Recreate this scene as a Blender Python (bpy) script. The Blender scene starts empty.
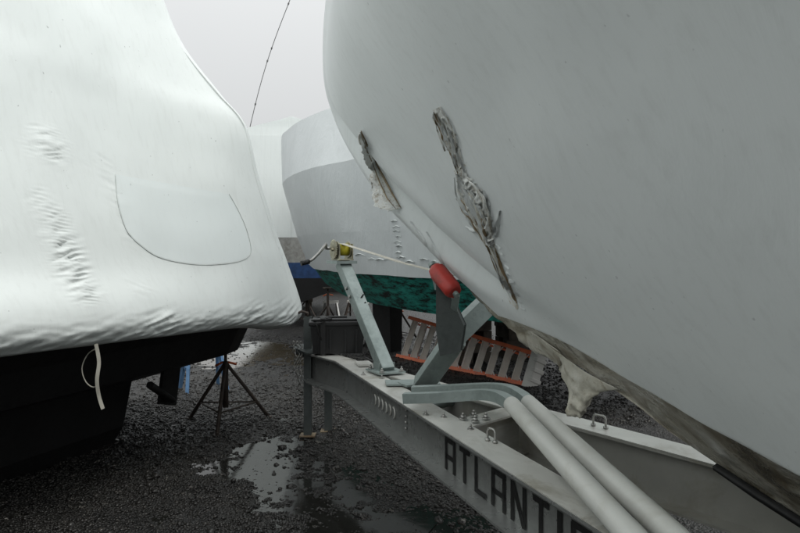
import bpy, bmesh, math, random
import numpy as np
from mathutils import Vector, Matrix, noise
from mathutils.bvhtree import BVHTree
random.seed(7); rng = np.random.default_rng(11)
S = bpy.context.scene
COL = S.collection
F = 700.0; HZ = 250.0; EYE = Vector((0, 0, 1.6))

# ---------------------------------------------------------------- helpers
def P(px, py, Y):                       # point seen at px,py standing Y metres ahead
    return Vector(((px-400)/F*Y, Y, 1.6-(py-HZ)/F*Y))
def G(px, py, Z=0.0):                   # point at height Z
    Y = (1.6-Z)*F/(py-HZ)
    return Vector(((px-400)/F*Y, Y, Z))
def lerp(a, b, t): return a+(b-a)*t
def sm(a, b, x):
    t = max(0., min(1., (x-a)/(b-a))); return t*t*(3-2*t)
def interp(x, xs, ys): return float(np.interp(x, xs, ys))

def tag(o, label=None, cat=None, group=None, kind=None):
    if label: o['label'] = label
    if cat: o['category'] = cat
    if group: o['group'] = group
    if kind: o['kind'] = kind
    return o
def empty(name, loc, rz=0):
    o = bpy.data.objects.new(name, None); COL.objects.link(o)
    o.location = loc; o.rotation_euler = (0, 0, rz); o.empty_display_size = .2
    return o
def world_of(o):
    m = Matrix.LocRotScale(o.location, o.rotation_euler, None)
    return (world_of(o.parent) @ m) if o.parent else m
class MB:
    """collects shapes in world coordinates, then links them as one mesh object"""
    def __init__(s): s.v = []; s.f = []; s.s = []
    def add(s, vs, fs, smooth=False):
        n = len(s.v); s.v += [Vector(v) for v in vs]
        s.f += [tuple(i+n for i in f) for f in fs]; s.s += [smooth]*len(fs); return s
    def box(s, c, size, rot=None, bev=0.0):
        bm = bmesh.new(); bmesh.ops.create_cube(bm, size=1)
        for v in bm.verts: v.co = Vector((v.co.x*size[0], v.co.y*size[1], v.co.z*size[2]))
        if bev: bmesh.ops.bevel(bm, geom=bm.edges[:], offset=bev, segments=2, affect='EDGES', profile=.6)
        R = rot.to_matrix() if hasattr(rot, 'to_matrix') else (rot or Matrix.Identity(3))
        bm.verts.ensure_lookup_table()
        s.add([R @ v.co + Vector(c) for v in bm.verts], [[v.index for v in f.verts] for f in bm.faces])
        bm.free(); return s
    def bar(s, a, b, w, h, up=(0, 0, 1), bev=0.0):      # box beam a->b
        a = Vector(a); b = Vector(b); d = (b-a); L = d.length; d.normalize()
        side = d.cross(Vector(up)).normalized(); u = side.cross(d).normalized()
        R = Matrix((side, d, u)).transposed()
        return s.box((a+b)/2, (w, L, h), R, bev)
    def prism(s, prof, path, up=(0, 0, 1), closed=True, smooth=False):   # profile (side,up) swept along path, mitred
        path = [Vector(p) for p in path]; n = len(prof); vs = []; fs = []
        for i, p in enumerate(path):
            d0 = (path[i]-path[i-1]).normalized() if i else (path[1]-path[0]).normalized()
            d1 = (path[i+1]-path[i]).normalized() if i < len(path)-1 else d0
            d = (d0+d1).normalized(); side = d.cross(Vector(up)).normalized(); u = side.cross(d)
            k = 1/max(.5, d.dot(d0))
            vs += [p+side*a*k+u*b for a, b in prof]
        for i in range(len(path)-1):
            for j in range(n if closed else n-1):
                k = (j+1) % n; fs.append((i*n+j, i*n+k, (i+1)*n+k, (i+1)*n+j))
        if closed: fs += [tuple(range(n))[::-1], tuple((len(path)-1)*n+j for j in range(n))]
        return s.add(vs, fs, smooth)
    def tube(s, path, r, n=10, caps=True):
        path = [Vector(p) for p in path]; vs = []; fs = []; rs = r if isinstance(r, (list, tuple)) else [r]*len(path)
        t = (path[1]-path[0]).normalized(); ref = t.orthogonal().normalized()
        for i, p in enumerate(path):
            a = path[max(0, i-1)]; b = path[min(len(path)-1, i+1)]; t = (b-a).normalized()
            ref = (ref-t*ref.dot(t)).normalized(); bi = t.cross(ref)
            vs += [p+(ref*math.cos(q)+bi*math.sin(q))*rs[i] for q in [2*math.pi*k/n for k in range(n)]]
        for i in range(len(path)-1):
            for j in range(n):
                k = (j+1) % n; fs.append((i*n+j, i*n+k, (i+1)*n+k, (i+1)*n+j))
        s.add(vs, fs, True)
        if caps:
            m = len(s.v)-len(vs); s.f += [tuple(m+j for j in range(n))[::-1], tuple(m+(len(path)-1)*n+j for j in range(n))]; s.s += [False, False]
        return s
    def grid(s, pts, smooth=True, flip=False):
        R = len(pts); C_ = len(pts[0]); vs = [p for r in pts for p in r]; fs = []
        for i in range(R-1):
            for j in range(C_-1):
                f = (i*C_+j, i*C_+j+1, (i+1)*C_+j+1, (i+1)*C_+j); fs.append(f[::-1] if flip else f)
        return s.add(vs, fs, smooth)
    def bvh(s): return BVHTree.FromPolygons([tuple(v) for v in s.v], s.f)
    def build(s, name, mat, parent=None):
        me = bpy.data.meshes.new(name); o = bpy.data.objects.new(name, me); COL.objects.link(o)
        if parent is not None:
            o.parent = parent; inv = world_of(parent).inverted(); vs = [inv @ v for v in s.v]
            me.from_pydata([tuple(v) for v in vs], [], s.f)
        else:
            c = Vector((0, 0, 0))
            if s.v:
                xs = [v.x for v in s.v]; ys = [v.y for v in s.v]; c = Vector(((min(xs)+max(xs))/2, (min(ys)+max(ys))/2, min(v.z for v in s.v)))
            o.location = c; me.from_pydata([tuple(v-c) for v in s.v], [], s.f)
        me.polygons.foreach_set('use_smooth', s.s); me.materials.append(mat); me.update()
        return o
def rotz(a): return Matrix.Rotation(a, 3, 'Z')
def copy_tree(o, parent=None):
    c = o.copy(); COL.objects.link(c)
    if parent: c.parent = parent
    for ch in [x for x in bpy.data.objects if x.parent == o]: copy_tree(ch, c)
    return c

# ---------------------------------------------------------------- materials
class NT:
    def __init__(s, name):
        s.m = bpy.data.materials.new(name); s.m.use_nodes = True; s.t = s.m.node_tree; s.n = s.t.nodes; s.l = s.t.links
        s.b = s.n['Principled BSDF']; s.out = s.n['Material Output']
        s.tc = s.n.new('ShaderNodeTexCoord')
    def mapping(s, scale=(1, 1, 1), rot=(0, 0, 0)):
        mp = s.n.new('ShaderNodeMapping'); mp.inputs['Scale'].default_value = scale; mp.inputs['Rotation'].default_value = rot
        s.l.new(s.tc.outputs['Object'], mp.inputs[0]); return mp.outputs[0]
    def noise(s, scale, detail=4, rough=.55, vec=None, dist=0):
        n = s.n.new('ShaderNodeTexNoise'); n.inputs['Scale'].default_value = scale; n.inputs['Detail'].default_value = detail
        n.inputs['Roughness'].default_value = rough; n.inputs['Distortion'].default_value = dist
        s.l.new(vec if vec is not None else s.tc.outputs['Object'], n.inputs['Vector']); return n.outputs['Fac']
    def vor(s, scale, feat='F1', vec=None, out='Distance'):
        n = s.n.new('ShaderNodeTexVoronoi'); n.feature = feat; n.inputs['Scale'].default_value = scale
        s.l.new(vec if vec is not None else s.tc.outputs['Object'], n.inputs['Vector']); return n.outputs[out]
    def ramp(s, fac, stops):
        r = s.n.new('ShaderNodeValToRGB'); e = r.color_ramp.elements
        while len(e) < len(stops): e.new(.5)
        for i, (p, c) in enumerate(stops):
            e[i].position = p; e[i].color = (c, c, c, 1) if isinstance(c, (int, float)) else tuple(c)+(1,)
        s.l.new(fac, r.inputs[0]); return r.outputs[0]
    def mix(s, fac, a, b, mode='MIX'):
        m = s.n.new('ShaderNodeMix'); m.data_type = 'RGBA'; m.blend_type = mode
        for v, i in ((fac, 0), (a, 6), (b, 7)):
            if hasattr(v, 'links'): s.l.new(v, m.inputs[i])
            elif i == 0: m.inputs[0].default_value = v
            else: m.inputs[i].default_value = (v, v, v, 1) if isinstance(v, (int, float)) else tuple(v)+(1,)
        return m.outputs[2]
    def math(s, op, a, b):
        m = s.n.new('ShaderNodeMath'); m.operation = op
        for v, i in ((a, 0), (b, 1)):
            if hasattr(v, 'links'): s.l.new(v, m.inputs[i])
            else: m.inputs[i].default_value = v
        return m.outputs[0]
    def bump(s, h, strength=.3, dist=.01, prev=None):
        b = s.n.new('ShaderNodeBump'); b.inputs['Strength'].default_value = strength; b.inputs['Distance'].default_value = dist
        s.l.new(h, b.inputs['Height'])
        if prev is not None: s.l.new(prev, b.inputs['Normal'])
        return b.outputs[0]
    def set(s, color=None, rough=None, metal=None, normal=None, spec=None, **k):
        for v, nm in ((color, 'Base Color'), (rough, 'Roughness'), (metal, 'Metallic'), (normal, 'Normal'), (spec, 'Specular IOR Level')):
            if v is None: continue
            if hasattr(v, 'links'): s.l.new(v, s.b.inputs[nm])
            elif nm == 'Base Color': s.b.inputs[nm].default_value = tuple(v)+(1,)
            else: s.b.inputs[nm].default_value = v
        return s.m
M = {}
def simple(name, col, rough=.6, metal=0., var=.25, scale=8, bump=.15, spec=.5, dirt=None):
    t = NT(name); n1 = t.noise(scale, 6, .6); n2 = t.noise(scale*6, 4)
    lo = tuple(c*(1-var) for c in col); hi = tuple(min(1, c*(1+var)) for c in col)
    c = t.ramp(n1, [(.3, lo), (.7, hi)])
    if dirt: c = t.mix(t.ramp(t.noise(scale*.8, 8, .7, dist=.6), [(.5, 0.), (.68, 1.)]), c, dirt)
    M[name] = t.set(color=c, rough=t.math('ADD', t.math('MULTIPLY', n2, .25), rough-.12), metal=metal, normal=t.bump(n2, bump, .004), spec=spec)
    return M[name]

def wrap_mat(name, col, streak=.0, wr=.25, rough=.42, trans=.0):
    t = NT(name)
    big = t.noise(1.1, 3, .5); mid = t.noise(9, 5, .6)
    c = t.ramp(big, [(.3, tuple(x*.95 for x in col)), (.7, tuple(min(.88, x*1.03) for x in col))])
    sp = t.ramp(t.noise(38, 2, .4), [(.75, 0.), (.79, 1.)])              # small dirt flecks
    c = t.mix(sp, c, tuple(x*.62 for x in col))
    st = t.noise(1.0, 5, .6, vec=t.mapping((26, 26, 1.3)))                 # rain streaks
    c = t.mix(t.math('MULTIPLY', t.ramp(st, [(.5, 0.), (.75, 1.)]), streak), c, (.36, .36, .33))
    n = t.bump(mid, wr*.35, .02)
    cr = t.noise(2.6, 7, .62, vec=t.mapping((1, 1, .35)), dist=1.6)
    n = t.bump(cr, wr, .035, n)
    
    t.set(color=c, rough=rough, normal=n, spec=.35)
    if trans:
        tr = t.n.new('ShaderNodeBsdfTranslucent'); tr.inputs[0].default_value = (.85, .88, .88, 1)
        mx = t.n.new('ShaderNodeMixShader'); mx.inputs[0].default_value = trans
        t.l.new(t.b.outputs[0], mx.inputs[1]); t.l.new(tr.outputs[0], mx.inputs[2]); t.l.new(mx.outputs[0], t.out.inputs[0])
    M[name] = t.m; return t.m
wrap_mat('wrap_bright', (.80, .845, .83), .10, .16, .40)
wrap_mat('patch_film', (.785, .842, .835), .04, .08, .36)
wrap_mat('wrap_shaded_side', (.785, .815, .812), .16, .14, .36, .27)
wrap_mat('wrap_old', (.72, .76, .76), .06, .45, .45)
def torn():
    t = NT('torn_film'); v = t.mapping((60, 60, 9))
    a = t.noise(1, 6, .7, vec=v, dist=.8); b = t.noise(22, 6, .65)
    c = t.ramp(a, [(.30, (.14, .105, .06)), (.37, (.46, .41, .30)), (.44, (.70, .69, .62)), (.66, (.80, .81, .78))])
    c = t.mix(t.ramp(b, [(.5, 0.), (.66, .7)]), c, (.42, .37, .27))
    M['torn_film'] = t.set(color=c, rough=.4, normal=t.bump(a, .8, .012, t.bump(b, .5, .01)), spec=.5)
torn()
def stained():
    t = NT('stained_film')
    a = t.noise(2.6, 5, .55, vec=t.mapping((1, 1, 1.8)), dist=1.5); b = t.noise(5, 5, .6, dist=1.4)
    c = t.ramp(a, [(.30, (.09, .075, .05)), (.40, (.30, .27, .205)), (.50, (.52, .495, .42)), (.60, (.44, .42, .36)), (.70, (.80, .79, .74))])
    c = t.mix(t.ramp(b, [(.54, 0.), (.66, .7)]), c, (.17, .13, .08))
    M['stained_film'] = t.set(color=c, rough=t.ramp(b, [(.3, .12), (.7, .42)]), normal=t.bump(a, .5, .05, t.bump(b, .35, .02)), spec=.8)
stained()
def flap():
    t = NT('old_sheet'); b = t.noise(26, 7, .7); a = t.noise(7, 5, .6)
    c = t.ramp(a, [(.3, (.35, .32, .24)), (.5, (.58, .56, .48)), (.7, (.66, .65, .58))])
    c = t.mix(t.ramp(b, [(.55, 0.), (.7, .8)]), c, (.24, .18, .10))
    M['old_sheet'] = t.set(color=c, rough=.5, normal=t.bump(b, .5, .01))
flap()
def teal():
    t = NT('flaking_teal_paint'); a = t.noise(4, 10, .78, vec=t.mapping((1, 1, 4.5)), dist=.15)
    c = t.ramp(a, [(.44, (.006, .009, .009)), (.49, (.02, .22, .18)), (.60, (.045, .44, .36)), (.74, (.05, .22, .20))])
    M['teal'] = t.set(color=c, rough=.55, normal=t.bump(a, .5, .01))
teal()
def pale_torn():
    t = NT('pale_torn'); a = t.noise(1, 5, .65, vec=t.mapping((45, 45, 8)), dist=.8)
    c = t.ramp(a, [(.30, (.22, .17, .11)), (.38, (.55, .52, .45)), (.48, (.76, .77, .74)), (.7, (.80, .82, .80))])
    M['pale_torn'] = t.set(color=c, rough=.35, normal=t.bump(a, .5, .01))
pale_torn()
def gravel_mat():
    t = NT('wet_gravel'); v = t.vor(58, 'F1', out='Color'); d = t.vor(58, 'F1'); n = t.noise(1.3, 6, .6); f = t.noise(160, 4, .7)
    g = t.n.new('ShaderNodeRGBToBW'); t.l.new(v, g.inputs[0])
    c = t.ramp(g.outputs[0], [(.1, (.006, .006, .0055)), (.5, (.014, .0135, .013)), (.8, (.028, .027, .025)), (.97, (.09, .085, .08))])
    c = t.mix(t.ramp(n, [(.4, 0.), (.66, .55)]), c, (.034, .031, .026))
    t.set(color=c, rough=t.ramp(f, [(.3, .22), (.7, .55)]), normal=t.bump(d, .9, .02, t.bump(f, .5, .006)), spec=.5)
    M['wet_gravel'] = t.m
gravel_mat()
def stone_mat():
    t = NT('wet_stone'); w = t.vor(9.7, 'F1', out='Color'); g = t.n.new('ShaderNodeRGBToBW'); t.l.new(w, g.inputs[0])
    n = t.noise(90, 4, .7)
    w2 = t.vor(31, 'F1', out='Color'); g2 = t.n.new('ShaderNodeRGBToBW'); t.l.new(w2, g2.inputs[0])
    c = t.ramp(g2.outputs[0], [(.1, (.005, .005, .005)), (.5, (.010, .0097, .009)), (.78, (.024, .022, .020)), (.93, (.085, .078, .068)), (.975, (.46, .44, .40))])
    c = t.mix(.35, c, t.ramp(n, [(.3, (.012, .012, .011)), (.7, (.07, .066, .058))]))
    M['wet_stone'] = t.set(color=c, rough=t.ramp(n, [(.3, .18), (.7, .5)]), normal=t.bump(n, .4, .004), spec=.5)
stone_mat()
def water(name, col, sp=.6):
    t = NT(name); n = t.noise(9, 4, .5)
    M[name] = t.set(color=col, rough=.09, normal=t.bump(n, .08, .01), spec=sp)
water('puddle_water', (.016, .016, .014), .24); water('muddy_water', (.075, .062, .042))
def galv(name, base, rough=.42, metal=.75):
    t = NT(name); v = t.vor(48, 'F1', out='Color'); g = t.n.new('ShaderNodeRGBToBW'); t.l.new(v, g.inputs[0]); n = t.noise(6, 6, .65)
    c = t.ramp(g.outputs[0], [(.1, tuple(x*.93 for x in base)), (.9, tuple(min(1, x*1.07) for x in base))])
    c = t.mix(t.ramp(n, [(.5, 0.), (.75, .6)]), c, tuple(x*.55 for x in base))
    M[name] = t.set(color=c, rough=t.ramp(n, [(.3, rough-.1), (.7, rough+.15)]), metal=metal, normal=t.bump(n, .1, .005))
galv('galvanized', (.34, .40, .385), .45, .45); galv('galvanized_dark', (.085, .098, .095), .5, .4)
simple('beam_metal', (.66, .66, .62), .36, .25, var=.12, scale=3, dirt=(.38, .36, .30))
simple('web_light', (.48, .48, .44), .36, .2, var=.15, scale=2.5, dirt=(.33, .31, .25))
galv('web_metal', (.30, .31, .30), .30, .45)
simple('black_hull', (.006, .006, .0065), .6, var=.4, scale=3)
simple('black_paint', (.008, .008, .008), .5)
simple('black_plastic', (.008, .0085, .009), .42, var=.2, bump=.3)
simple('rust_steel', (.055, .042, .034), .7, var=.5, scale=14)
simple('steel', (.42, .42, .40), .35, .8)
simple('zinc', (.50, .48, .36), .38, .7, scale=14, dirt=(.22, .17, .09))
simple('red_rubber', (.46, .035, .024), .45, var=.2, scale=9, dirt=(.24, .04, .03))
simple('orange_fiberglass', (.92, .20, .07), .45, var=.1, dirt=(.62, .14, .06))
simple('orange_paint', (.85, .17, .05), .5)
simple('tread_metal', (.88, .84, .76), .5, 0., var=.06, scale=12)
simple('cap_plastic', (.86, .85, .80), .5, var=.08)
simple('pvc', (.64, .65, .61), .42, var=.06, scale=5, bump=.06, dirt=(.54, .54, .49))
simple('webbing', (.60, .58, .50), .8, scale=20)
simple('yellow_strap', (.68, .60, .05), .6)
simple('blue_paint', (.02, .06, .17), .5, var=.4)
simple('blue_rail', (.12, .24, .42), .5)
simple('grey_side', (.36, .36, .34), .5, dirt=(.24, .23, .21))
simple('timber', (.075, .062, .048), .8, var=.5, scale=7, bump=.5)
simple('plate_tan', (.27, .21, .13), .6, dirt=(.15, .1, .06))
simple('rope_dark', (.13, .13, .13), .8)
simple('rope_white', (.36, .35, .30), .8)
simple('concrete', (.17, .17, .16), .9, bump=.5)
simple('brown_stain', (.24, .18, .105), .5, var=.5, scale=20)
simple('seam_thread', (.42, .45, .44), .6)
simple('leaf_dark', (.035, .045, .025), .8, var=.5); simple('bark', (.06, .05, .04), .9)

# ---------------------------------------------------------------- ground
def vnoise(x, y, seed, sc):
    x = np.asarray(x)/sc; y = np.asarray(y)/sc; xi = np.floor(x).astype(np.int64); yi = np.floor(y).astype(np.int64)
    fx = x-xi; fy = y-yi; fx = fx*fx*(3-2*fx); fy = fy*fy*(3-2*fy)
    def h(a, b):
        n = (a*374761393+b*668265263+seed*1442695041) & 0x7fffffff; n = ((n ^ (n >> 13))*1274126177) & 0x7fffffff
        return ((n ^ (n >> 16)) & 0xffff)/65535.
    return (h(xi, yi)*(1-fx)+h(xi+1, yi)*fx)*(1-fy)+(h(xi, yi+1)*(1-fx)+h(xi+1, yi+1)*fx)*fy
BAS = [(-.62, 4.75, .75, 1.15, .009, 'broken film of rainwater between the stones in the foreground'),
       (-1.05, 5.45, .42, .66, .019, 'rain puddle speckled with stones below the left boat stern'),
       (-.95, 6.65, .40, .35, .024, 'small puddle by the feet of the trailer jack'),
       (.10, 4.05, .62, .42, .016, 'shallow puddle beside the lettered trailer beam'),
       (-.62, 4.45, .30, .35, .012, 'thin puddle in the dark gravel'),
       (-2.15, 10.6, 1.55, 2.0, .048, 'brown puddle beyond the tripod stand'),
       ]
def gh(x, y):
    x = np.asarray(x, float); y = np.asarray(y, float)
    n = (vnoise(x, y, 1, 1.1)-.5)*.020+(vnoise(x, y, 2, .37)-.5)*.020+(vnoise(x, y, 3, .12)-.5)*.020+(vnoise(x, y, 4, .05)-.5)*.020
    z = n+.019
    for cx, cy, rx, ry, d, _ in BAS:
        r = ((x-cx)/rx)**2+((y-cy)/ry)**2; z = z-d*np.exp(-r*1.1)
    z = np.where(z < -.006, -.006+(z+.006)*.25, z); far = np.clip((np.hypot(x, y-6)-16)/30, 0, 1); return z*(1-far)+.012*far
def axis(lo, hi, step, far):
    a = list(np.arange(lo, hi+1e-6, step)); st = step; v = hi
    while v < far: st *= 1.25; v += st; a.append(v)
    st = step; v = lo; pre = []
    while v > -far: st *= 1.25; v -= st; pre.append(v)
    return np.array(pre[::-1]+a)
ax = axis(-4.5, 3.0, .03, 400); ay = axis(2.5, 13.0, .035, 400)
XX, YY = np.meshgrid(ax, ay); ZZ = gh(XX, YY)
me = bpy.data.meshes.new('ground'); nx, ny = len(ax), len(ay)
co = np.stack([XX.ravel(), YY.ravel(), ZZ.ravel()], 1)
ii, jj = np.meshgrid(np.arange(nx-1), np.arange(ny-1)); b0 = (jj*nx+ii).ravel()
fc = np.stack([b0, b0+1, b0+nx+1, b0+nx], 1)
def fast_mesh(me, co, fc):
    me.vertices.add(len(co)); me.vertices.foreach_set('co', co.astype(np.float32).ravel())
    k = fc.shape[1]; me.loops.add(fc.size); me.loops.foreach_set('vertex_index', fc.astype(np.int32).ravel())
    me.polygons.add(len(fc)); me.polygons.foreach_set('loop_start', np.arange(0, fc.size, k, dtype=np.int32))
    me.polygons.foreach_set('loop_total', np.full(len(fc), k, dtype=np.int32)); me.update(calc_edges=True); me.validate()
fast_mesh(me, co, fc); me.polygons.foreach_set('use_smooth', [True]*len(me.polygons)); me.materials.append(M['wet_gravel'])
g = bpy.data.objects.new('ground', me); COL.objects.link(g); tag(g, 'dark wet gravel of the boatyard', kind='structure')
for k, (cx, cy, rx, ry, d, lab) in enumerate(BAS):
    vs = [(cx+math.cos(q)*rx*1.25, cy+math.sin(q)*ry*1.25, -.0016*k) for q in [2*math.pi*i/40 for i in range(40)]]
    o = MB().add(vs, [tuple(range(40))]).build('puddle', M['muddy_water' if k == 5 else 'puddle_water']); tag(o, lab, kind='structure')
# loose stones
bm = bmesh.new(); bmesh.ops.create_icosphere(bm, subdivisions=1, radius=1); IV = np.array([v.co[:] for v in bm.verts]); IF = np.array([[v.index for v in f.verts] for f in bm.faces]); bm.free()
def stones(N, x0, x1, y0, y1, s0, s1):
    y = y0*(y1/y0)**rng.random(N); x = x0+(x1-x0)*rng.random(N); x = x*(.45+.55*y/y1)
    z = gh(x, y); keep = (z > -.004) | (rng.random(N) < .45); x, y, z = x[keep], y[keep], z[keep]; N = len(x)
    s = s0*(s1/s0)**(rng.random(N)**1.6)
    mud = vnoise(x, y, 8, .6)*.6+vnoise(x, y, 9, .17)*.4; kk_ = (mud > .36) | (rng.random(N) < .3); x, y, z, s = x[kk_], y[kk_], z[kk_], s[kk_]
    return x, y, z, s
parts = [stones(44000, -3.4, 1.3, 3.5, 7.5, .0045, .015), stones(22000, -5.6, 4.2, 6.3, 13, .008, .021), stones(900, -3.2, 2.5, 3.6, 11, .014, .034)]
x, y, z, s = [np.concatenate([p[i] for p in parts]) for i in range(4)]; N = len(x)
sc = np.stack([.7+.6*rng.random(N), .7+.6*rng.random(N), .4+.4*rng.random(N)], 1)*s[:, None]
V = IV[None]*(.82+.36*rng.random((N, 12, 1)))*sc[:, None, :]; a = rng.random(N)*6.283; ca, sa = np.cos(a)[:, None], np.sin(a)[:, None]
V = np.stack([V[:, :, 0]*ca-V[:, :, 1]*sa, V[:, :, 0]*sa+V[:, :, 1]*ca, V[:, :, 2]+V[:, :, 0]*(rng.random(N)-.5)[:, None]*.6], 2)
V += np.stack([x, y, z+s*.18], 1)[:, None, :]
me = bpy.data.meshes.new('loose_gravel'); fast_mesh(me, V.reshape(-1, 3), (IF[None]+(np.arange(N)*12)[:, None, None]).reshape(-1, 3))
me.materials.append(M['wet_stone']); g = bpy.data.objects.new('loose_gravel', me); COL.objects.link(g)
tag(g, 'loose dark wet stones covering the yard', 'gravel', kind='stuff')

# ---------------------------------------------------------------- generic boat body built from waterlines
class Body:
    def __init__(s, O, u):
        s.O = Vector((O[0], O[1], 0)); s.u = Vector((u[0], u[1], 0)).normalized(); s.p = Vector((s.u.y, -s.u.x, 0))
        if s.p.dot(Vector((0, -1, 0))) < 0 and abs(s.u.x) > .2: s.p = -s.p
    def W(s, a, w, z): return s.O+s.u*a+s.p*w+Vector((0, 0, z))
    def pt(s, lv, t, side=1, L=10, blunt=.05):
        s0, z0, z1, B, Lw, p = lv; d = (L-s0)*t**1.9
        x = min(1, d/Lw); w = B*(1-(1-x)**p)
        if B > 0: q = min(1, d/blunt); w += blunt*.8*math.sqrt(1-(1-q)**2)*min(1, B)
        z = lerp(z0, z1, sm(0, 1, min(1, d/2.6)))
        return s0+d, w*side, z
def shell(body, levels, L, nt, sub, disp=None, side_both=True, transom=True, smoothv=True, blunt=.05):
    def lev(v):
        i = min(int(v), len(levels)-2); f = v-i
        if not smoothv: return [lerp(a, b, f) for a, b in zip(levels[i], levels[i+1])]
        p0 = levels[max(0, i-1)]; p1 = levels[i]; p2 = levels[i+1]; p3 = levels[min(len(levels)-1, i+2)]
        return [.5*((2*b)+(-a+c)*f+(2*a-5*b+4*c-d)*f*f+(-a+3*b-3*c+d)*f**3) for a, b, c, d in zip(p0, p1, p2, p3)]
    mb = MB(); n = (len(levels)-1)*sub; step = sub if not smoothv else n
    for side in ((1, -1) if side_both else (1,)):
        pts = []
        for r in range(n+1):
            lv = lev(r/sub); lv[3] = max(0, lv[3]); row = []
            for c in range(nt+1):
                a, w, z = body.pt(lv, c/nt, side, L, blunt); q = body.W(a, w, z)
                if disp: q = disp(q, a, w, z, side)
                row.append(q)
            pts.append(row)
        for r0_ in range(0, n, step): mb.grid(pts[r0_:r0_+step+1], True, flip=(side > 0))
        if transom:
            for r in range(n):
                A, B = pts[r][-1], pts[r+1][-1]; A0 = A-body.p*(A-body.O).dot(body.p); B0 = B-body.p*(B-body.O).dot(body.p)
                mb.add([A, B, B0, A0], [(0, 1, 2, 3)])
    return mb

# ---------------------------------------------------------------- big boat on the trailer (right)
RB = Body((-.655, 5.9), (.4515, -.8923))
def rdisp(q, a, w, z, side):
    n = noise.noise(q*1.3)*.018+noise.noise(q*3.7)*.006+noise.noise(Vector((q.x*9, q.y*9, q.z*3)))*.0022
    # soft ridge below the torn line and the hollow ahead of it
    ridge = 0
    if side > 0:
        st_ = interp(z, [1.0, 1.27, 1.57, 2.02, 2.54, 3.0], [3.2, 2.6, 1.96, 1.12, .48, .13]); dd = a-st_
        k = sm(1.25, 1.5, z)*sm(2.85, 2.3, z)
        ridge = (.055*math.exp(-((dd-.16)/.15)**2)-.115*math.exp(-((dd-.52)/.24)**2)+.03*math.exp(-((dd-1.05)/.25)**2))*k
    e = sm(0, .25, abs(w)); return q+RB.p*side*(n+ridge)*e+Vector((0, 0, noise.noise(q*2.2)*.008))
Rlv = [(2.60, 1.27, .99, 1.35, 7.2, 1.13), (1.96, 1.57, 1.50, 1.40, 6.0, 1.41), (1.12, 2.02, 2.0, 1.5, 5.5, 1.30), (.48, 2.54, 2.5, 1.53, 5, 1.5),
       (.13, 3.03, 2.95, 1.50, 5.4, 1.35), (.22, 3.7, 3.3, 1.3, 5.2, 1.35), (.75, 4.2, 3.9, .8, 4, 1.6), (1.5, 4.4, 4.2, 0, 4, 2)]
rboat = empty('wrapped_motorboat', (1.4, 1.0, 0))
tag(rboat, 'large boat in grey-white shrink wrap with torn stained bow, standing on the trailer', 'boat')
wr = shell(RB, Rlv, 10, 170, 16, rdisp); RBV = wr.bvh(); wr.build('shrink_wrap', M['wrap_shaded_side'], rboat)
# stained bottom film between wrap edge and keel
rows = []
for k in range(13):
    f = k/12; row = []
    for c in range(161):
        a, w, z = RB.pt(Rlv[0], c/160, 1, 10); kz = interp(a, [2.55, 2.8, 3.42, 3.8, 4.18, 5, 6, 10], [1.27, 1.20, 1.02, .885, .775, .66, .6, .55])
        ww = w*(1-f); zz = lerp(z, kz, f**1.15); q = RB.W(a, ww-.006*(1-f), zz+.012*(1-f))
        q += Vector((noise.noise(q*4)*.010, 0, noise.noise(q*5+Vector((3, 1, 2)))*.012))*(.2+.8*sm(0, .3, f))*sm(0, .3, f)
        row.append(q)
    rows.append(row)
bot = MB().grid(rows, True); rowsS = [[RB.W((p-RB.O).dot(RB.u), -(p-RB.O).dot(RB.p), p.z) for p in r] for r in rows]; bot.grid(rowsS, True, True)
tag(bot.build('hull_bottom', M['stained_film'], rboat), 'stained and scuffed film stretched under the hull')
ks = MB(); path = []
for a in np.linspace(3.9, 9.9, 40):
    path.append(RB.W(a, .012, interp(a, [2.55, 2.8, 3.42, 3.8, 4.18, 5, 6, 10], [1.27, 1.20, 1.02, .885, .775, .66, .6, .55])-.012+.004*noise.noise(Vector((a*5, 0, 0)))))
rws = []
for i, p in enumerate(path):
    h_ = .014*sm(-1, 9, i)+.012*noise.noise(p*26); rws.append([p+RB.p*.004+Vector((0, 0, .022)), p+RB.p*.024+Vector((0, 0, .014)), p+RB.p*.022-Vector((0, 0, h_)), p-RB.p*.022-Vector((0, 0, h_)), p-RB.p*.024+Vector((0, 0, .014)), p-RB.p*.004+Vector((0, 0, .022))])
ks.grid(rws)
ks.build('keel_gap_shade', M['black_hull'], rboat)  # black strip modelled in place of the shaded gap under the film

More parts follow.
